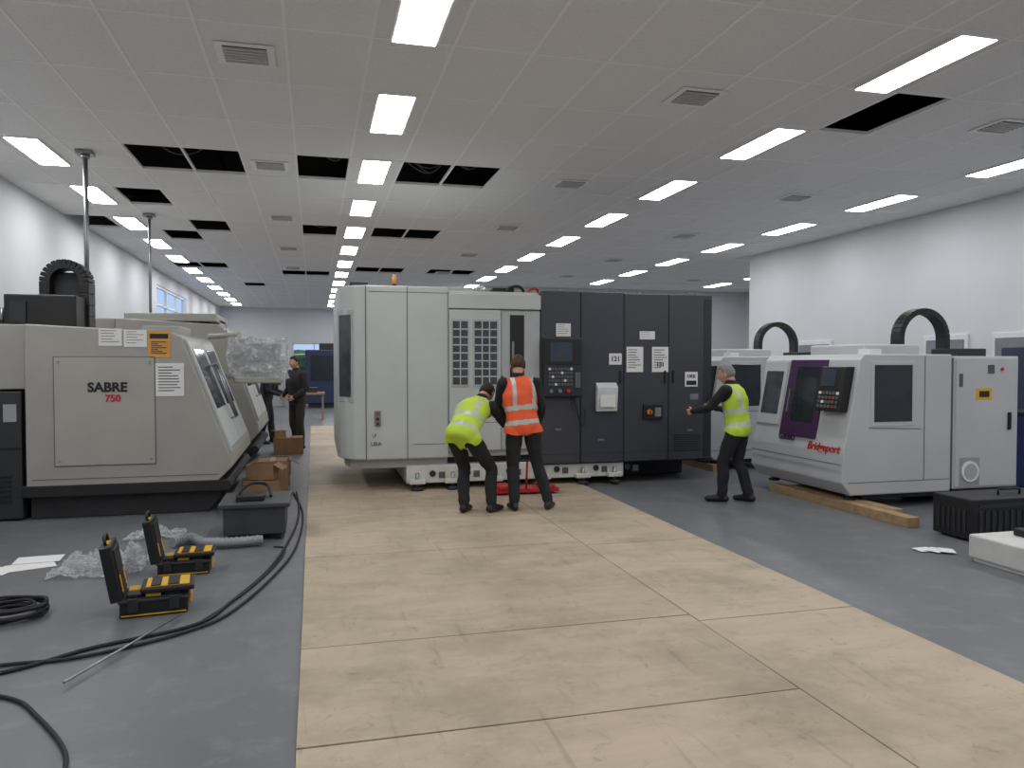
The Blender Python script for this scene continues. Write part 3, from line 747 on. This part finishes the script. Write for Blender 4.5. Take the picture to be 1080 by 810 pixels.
def human(name,O,F,J,top,hair,vest=None,face=None,trouser=None,curl=.7,bulk=1.0):
    trouser=trouser or trous
    O=V((O[0],O[1],O[2] if len(O)>2 else 0)); F=V((F[0],F[1],0)).normalized(); R=V((F.y,-F.x,0)); Z=V((0,0,1))
    w=lambda p: O+R*p[0]+F*p[1]+Z*p[2]
    K={k:w(v) for k,v in J.items()}
    b=B(); bm=bmesh.new(); S=[]
    pel,ch,nk=K['pelvis'],K['chest'],K['neck']
    sd=(ch-pel).normalized(); sR=(K['shR']-K['shL']).normalized(); hR=(K['hipR']-K['hipL']).normalized()
    up=(K['shL']+K['shR'])/2
    tp=[pel-sd*.09,pel-sd*.02,pel.lerp(ch,.35),pel.lerp(ch,.7),ch,up.lerp(ch,.25),up+(nk-up)*.45,nk]
    tr=[(.13,.10),(.172,.128),(.16,.122),(.17,.128),(.185,.135),(.18,.115),(.105,.082),(.06,.06)]
    tr=[(a_*bulk,c_*bulk) for a_,c_ in tr[:-1]]+[tr[-1]]
    rings=[]
    for i,p in enumerate(tp):
        t=(tp[min(i+1,7)]-tp[max(i-1,0)]).normalized(); rr=hR.lerp(sR,min(1,i/4)).normalized()
        U=(rr-t*rr.dot(t)).normalized(); W=t.cross(U); rings.append((p,U,W,*tr[i]))
    loft(bm,rings,24)
    for a_,c_,ra,rb in ((tp[0],tp[2],.14,.14),(tp[2],ch,.15,.16),(ch,up,.16,.14),(up,nk,.12,.05)): S.append((a_,c_,ra*bulk,rb*bulk,'torso'))
    for s in 'LR':
        hp,kn,an=K['hip'+s],K['kn'+s],K['an'+s]; 
        calf=kn.lerp(an,.35)-F*.015
        limb(bm,[hp,hp.lerp(kn,.4),kn,calf,an.lerp(kn,.08)],[.098,.09,.068,.068,.06],R)
        S.append((hp,kn,.098,.068,'leg')); S.append((kn,an+Z*.03,.068,.058,'leg'))
        td=K.get('toe'+s); td=(td-an) if td else (F*.19+R*(.03 if s=='R' else -.03)); td.z=0; td=td.normalized()
        fl=an.copy(); fl.z=O.z
        heel=fl-td*.045+Z*.045; ball=fl+td*.12+Z*.038; toe=fl+td*.175+Z*.032; side=td.cross(Z)
        limb(bm,[heel,fl+td*.03+Z*.05,ball,toe],[(.038,.042),(.042,.05),(.05,.036),(.045,.03)],side)
        limb(bm,[an+Z*.03,fl+Z*.05],[.052,.045],side)
        S.append((heel,toe,.042,.036,'boot')); S.append((an-Z*.01,fl+Z*.05,.05,.046,'boot'))
        sh,el,wr=K['sh'+s],K['el'+s],K['wr'+s]
        limb(bm,[sh,sh.lerp(el,.3),el,el.lerp(wr,.35),wr],[.068*bulk,.058*bulk,.048*bulk,.046*bulk,.034],R)
        S.append((sh+(el-sh)*.12,el,.066*bulk,.048*bulk,'arm')); S.append((el,wr,.046*bulk,.034,'arm'))
    bm=remesh(bm,.0115,5)
    bm.normal_update()
    for v in bm.verts:
        q=v.co*9; f=noise.noise(q)*.007+noise.noise(V((q.x*2.2,q.y*2.2,q.z*1.1)))*.006
        if v.co.z-O.z<.12: f*=.2
        v.co+=v.normal*f
        if v.co.z<O.z+.002: v.co.z=O.z+.002
    mi={'torso':b.mi(top),'arm':b.mi(top),'leg':b.mi(trouser),'boot':b.mi(boot)}
    vf=[]
    hem=-.10
    bm.verts.index_update()
    for f in bm.faces:
        c=f.calc_center_median(); lab=min(S,key=lambda s:segd(c,*s[:4]))[4]
        s_=(c-pel).dot(sd)
        if lab=='torso' and s_<.0 and bulk==1.0: m=mi['leg']
        else: m=mi[lab]
        f.material_index=m; f.smooth=True
        if vest and lab in('torso','leg') and s_>hem and (c-nk).length>.075:
            if lab=='leg':
                bad=False
                for s in 'LR':
                    hp,kn=K['hip'+s],K['kn'+s]
                    if (c-hp).dot((kn-hp).normalized())>.04 and segd(c,hp,kn,.098,.068)<.02: bad=True
                if bad or c.z<K['hipL'].z-.06: continue
            vf.append(f)
    if vest:
        vb=bmesh.new(); mp={}; vi,ti=b.mi(vest),b.mi(refl)
        for f in vf:
            vs=[]
            for v in f.verts:
                if v.index not in mp:
                    s_=(v.co-pel).dot(sd); off=.012+max(0,(.1-s_))*.08
                    mp[v.index]=vb.verts.new(v.co+v.normal*off)
                vs.append(mp[v.index])
            nf=vb.faces.new(vs); nf.smooth=True; c=f.calc_center_median(); s_=(c-pel).dot(sd); r_=abs((c-pel).dot(sR))
            st=(.0<s_<.05) or (.16<s_<.21) or (.085<r_<.125 and s_>.21)
            nf.material_index=ti if st else vi
        for k in range(6): bmesh.ops.smooth_vert(vb,verts=[v for v in vb.verts if v.is_boundary],factor=.5,use_axis_x=True,use_axis_y=True,use_axis_z=True)
        be=[e for e in vb.edges if e.is_boundary]
        r=bmesh.ops.extrude_edge_only(vb,edges=be); vb.normal_update()
        for v in [g for g in r['geom'] if isinstance(g,bmesh.types.BMVert)]: 
            nn=sum((e.other_vert(v).normal for e in v.link_edges),V((0,0,0)))
            v.co-=nn.normalized()*.014 if nn.length>0 else V((0,0,0))
        me=bpy.data.meshes.new('t'); vb.to_mesh(me); vb.free(); b.bm.from_mesh(me); bpy.data.meshes.remove(me)
    me=bpy.data.meshes.new('t'); bm.to_mesh(me); bm.free(); b.bm.from_mesh(me); bpy.data.meshes.remove(me)
    # head
    hc=K['head']; fd=w(face)-w((0,0,0)) if face else F.copy(); fd.normalize()
    hU=(Z+ (hc-nk).normalized()*.6); hU=(hU-fd*hU.dot(fd)).normalized(); hRt=fd.cross(hU).normalized()
    HM=Matrix((( hRt.x,fd.x,hU.x,hc.x),(hRt.y,fd.y,hU.y,hc.y),(hRt.z,fd.z,hU.z,hc.z),(0,0,0,1)))
    t=bmesh.new(); bmesh.ops.create_uvsphere(t,u_segments=56,v_segments=40,radius=1)
    ga=lambda x,z,cx,cz,sx,sz: math.exp(-((x-cx)/sx)**2-((z-cz)/sz)**2)
    hairv=set()
    for v in t.verts:
        x,y,z=v.co
        hl=-.42 if y<-.05 else (-.42+(y+.05)/.45*1.0 if y<.4 else .58)
        ish=z>hl
        px,py,pz=x*.077,y*.097,z*.117
        if z<0: px*=1-.28*(-z)**1.3
        if z<-.1 and y<0: py*=1-.5*min(1,(-z-.1))
        if y>0:
            py-=.011*(ga(px,pz,.031,.004,.016,.013)+ga(px,pz,-.031,.004,.016,.013))
            py+=.007*ga(px,pz,0,.028,.045,.01)
            py+=.024*ga(px,pz,0,-.022,.011,.016)+.010*ga(px,pz,0,.0,.009,.02)
            py+=.006*ga(px,pz,0,-.058,.022,.006)+.006*ga(px,pz,0,-.07,.02,.006)-.004*ga(px,pz,0,-.064,.022,.003)
            py+=.008*ga(px,pz,0,-.10,.022,.015)
        if ish:
            k=1+.09*min(1,(z-hl)*5)+.015*noise.noise(v.co*9)
            px*=k;py*=k;pz*=k
            hairv.add(v.index)
        v.co=(px,py,pz)
    si,hi,li=b.mi(skin),b.mi(hair),b.mi(lips)
    for f in t.faces:
        f.smooth=True; f.material_index=hi if sum(v.index in hairv for v in f.verts)>=3 else si
        c=f.calc_center_median()
        if f.material_index==si and c.y>.05 and abs(c.x)<.024 and -.076<c.z<-.052: f.material_index=li
    t.transform(HM); me=bpy.data.meshes.new('t'); t.to_mesh(me); t.free(); b.bm.from_mesh(me); bpy.data.meshes.remove(me)
    for s in (-1,1):
        t=bmesh.new(); bmesh.ops.create_uvsphere(t,u_segments=14,v_segments=10,radius=1)
        b.merge(t,skin,True,HM@Matrix.Translation((s*.078,-.005,-.008))@Matrix.Rotation(s*.35,4,'Z')@Matrix.Diagonal((.008,.02,.031,1)))
        for m_,rr,yy in ((eyew,.0125,.077),(eyed,.0062,.0855)):
            t=bmesh.new(); bmesh.ops.create_uvsphere(t,u_segments=12,v_segments=8,radius=rr); b.merge(t,m_,True,HM@Matrix.Translation((s*.031,yy,.004)))
    t=bmesh.new(); nc=nk-(hc-nk)*.25; limb(t,[nc,nk.lerp(hc,.3)-fd*.01,hc-fd*.02-hU*.03],[.06,.056,.056],R); b.merge(t,skin,True)
    t=bmesh.new(); limb(t,[nk-(hc-nk)*.2,nk+(hc-nk)*.08],[.066,.063],R); b.merge(t,top,True)
    # hands
    for s in 'LR':
        wr,el=K['wr'+s],K['el'+s]; D=(wr-el).normalized()
        hd=J.get('hd'+s); D=(w(hd)-w((0,0,0))).normalized() if hd else D
        inw=-R if s=='R' else R
        N=(inw-D*inw.dot(D)).normalized()
        if J.get('palm'+s): 
            q=w(J['palm'+s])-w((0,0,0)); N=(q-D*q.dot(D)).normalized()
        T=D.cross(N).normalized()
        if T.dot(F+Z*.3)<0: T=-T
        t=bmesh.new(); 
        limb(t,[wr-D*.01,wr+D*.035,wr+D*.08],[(.027,.019),(.038,.016),(.040,.014)],T,12)
        for k,(o_,L) in enumerate(((.030,.072),(.010,.080),(-.010,.075),(-.029,.058))):
            p=wr+D*.078+T*o_; pts=[p-D*.02,p]; a=0; d=D
            for j,fr in enumerate((.45,.32,.23)):
                a+=curl*(.55+.12*k*.5); d=(D*math.cos(a)+N*math.sin(a)); p=p+d*L*fr; pts.append(p)
            limb(t,pts,[.009,.0092,.0085,.008,.007],T,10)
        p=wr+D*.025+T*.03; d1=(D*.65+T*.65+N*.35).normalized(); d2=(D*.85+T*.2+N*.5).normalized()
        limb(t,[p-d1*.015,p+d1*.03,p+d1*.03+d2*.03,p+d1*.03+d2*.052],[.013,.011,.0095,.008],N,10)
        t=remesh(t,.004,2); b.merge(t,skin,True)
        t=bmesh.new(); limb(t,[wr-(wr-el).normalized()*.03,wr-(wr-el).normalized()*.002],[.038,.036],R); b.merge(t,top,True)
    return b.finish(name,O)
ov=mat('orange_hivis',(232,94,50),.7,var=.04); yv=mat('yellow_hivis',(182,208,62),.7,var=.04)
bt=mat('black_shirt',(28,29,33),.85,var=.2,scale=14)
jk=mat('dark_jacket',(34,32,35),.8,var=.15)
hb=mat('hair_brown',(70,48,34),.8,var=.3,scale=60); hk=mat('hair_black',(34,28,26),.8,var=.3,scale=60); hg=mat('hair_grey',(125,122,120),.8,var=.2,scale=60)
zp=.018
human('worker',(2.2,8.05,zp),(.05,1),dict(pelvis=(0,0,.93),chest=(-.03,.04,1.25),neck=(-.04,.07,1.47),head=(-.03,.11,1.575),
 shL=(-.21,.06,1.385),shR=(.155,.06,1.385),elL=(-.25,.17,1.13),wrL=(-.14,.38,1.03),elR=(.235,.06,1.12),wrR=(.22,.22,.92),
 hipL=(-.095,0,.88),hipR=(.095,0,.88),knL=(-.105,.04,.48),knR=(.175,.05,.48),anL=(-.10,-.02,.09),anR=(.28,-.02,.09),toeL=(-.12,.3,0),toeR=(.42,.25,0)),bt,hb,ov,face=(.15,.9,-.35))
human('worker',(1.68,8.12,zp),(.62,.78),dict(pelvis=(-.03,-.24,.86),chest=(-.03,.0,1.08),neck=(-.01,.19,1.215),head=(.0,.30,1.27),
 shL=(-.20,.12,1.13),shR=(.15,.12,1.13),elL=(-.2,.33,.94),wrL=(-.12,.55,1.0),elR=(.22,.30,.93),wrR=(.17,.52,1.0),
 hipL=(-.12,-.21,.81),hipR=(.07,-.21,.81),knL=(-.14,.02,.46),knR=(.16,.08,.46),anL=(-.07,-.12,.09),anR=(.2,.0,.09)),bt,hk,yv,face=(0,.75,-.65))
human('worker',(4.74,8.0,0),(-.62,.78),dict(pelvis=(0,-.04,.88),chest=(0,.0,1.19),neck=(0,.05,1.39),head=(0,.10,1.49),
 shL=(-.18,.04,1.31),shR=(.18,.04,1.31),elL=(-.22,.22,1.10),wrL=(-.12,.46,1.05),elR=(.24,.08,1.04),wrR=(.16,.3,1.08),
 hipL=(-.095,-.04,.84),hipR=(.095,-.04,.84),knL=(-.11,.10,.46),knR=(.11,.0,.46),anL=(-.11,.10,.09),anR=(.11,-.14,.09)),bt,hg,yv,face=(-.1,.95,-.25))
bro=mat('brown_trousers',(52,44,40),.8)
human('office_man',(-.30,15.0,.0),(-.8,-.6),dict(pelvis=(0,0,.94),chest=(0,.02,1.28),neck=(0,.03,1.5),head=(0,.07,1.63),
 shL=(-.21,.02,1.42),shR=(.21,.02,1.42),elL=(-.28,.0,1.14),wrL=(-.18,.2,1.0),elR=(.28,.0,1.14),wrR=(.18,.2,1.0),
 hipL=(-.095,0,.9),hipR=(.095,0,.9),knL=(-.11,.03,.49),knR=(.11,.03,.49),anL=(-.12,0,.09),anR=(.12,-.05,.09)),jk,hk,None,face=(0,.95,-.1),trouser=bro,bulk=1.18)
human('office_man',(-.92,16.2,.0),(.9,-.2),dict(pelvis=(0,-.03,.92),chest=(0,.04,1.22),neck=(0,.12,1.42),head=(0,.18,1.53),
 shL=(-.2,.08,1.34),shR=(.2,.08,1.34),elL=(-.26,.12,1.06),wrL=(-.16,.34,.98),elR=(.26,.12,1.06),wrR=(.16,.34,.98),
 hipL=(-.095,-.03,.88),hipR=(.095,-.03,.88),knL=(-.11,.05,.48),knR=(.11,.0,.48),anL=(-.12,.08,.09),anR=(.12,-.1,.09)),jk,hk,None,face=(0,.9,-.3),bulk=1.12)

# ---------- world + camera
wd=bpy.data.worlds.new('world'); bpy.context.scene.world=wd; wd.use_nodes=True
bg=wd.node_tree.nodes['Background']; bg.inputs[0].default_value=(.50,.70,1.0,1); bg.inputs[1].default_value=.9
b=B(); b.box(-40,40,37.1,80,-.3,-.05,mat('grass',(90,110,60),.9,var=.3)); b.finish('ground_outside')
cam=bpy.data.cameras.new('camera'); co=bpy.data.objects.new('camera',cam); bpy.context.scene.collection.objects.link(co)
co.location=(0,0,1.62); cam.sensor_width=36; cam.lens=27.0; cam.clip_end=200
co.rotation_euler=(math.radians(90-1.556),0,math.radians(-14.47))
bpy.context.scene.camera=co
vs=bpy.context.scene.view_settings; vs.view_transform='Standard'; vs.look='None'; vs.exposure=0
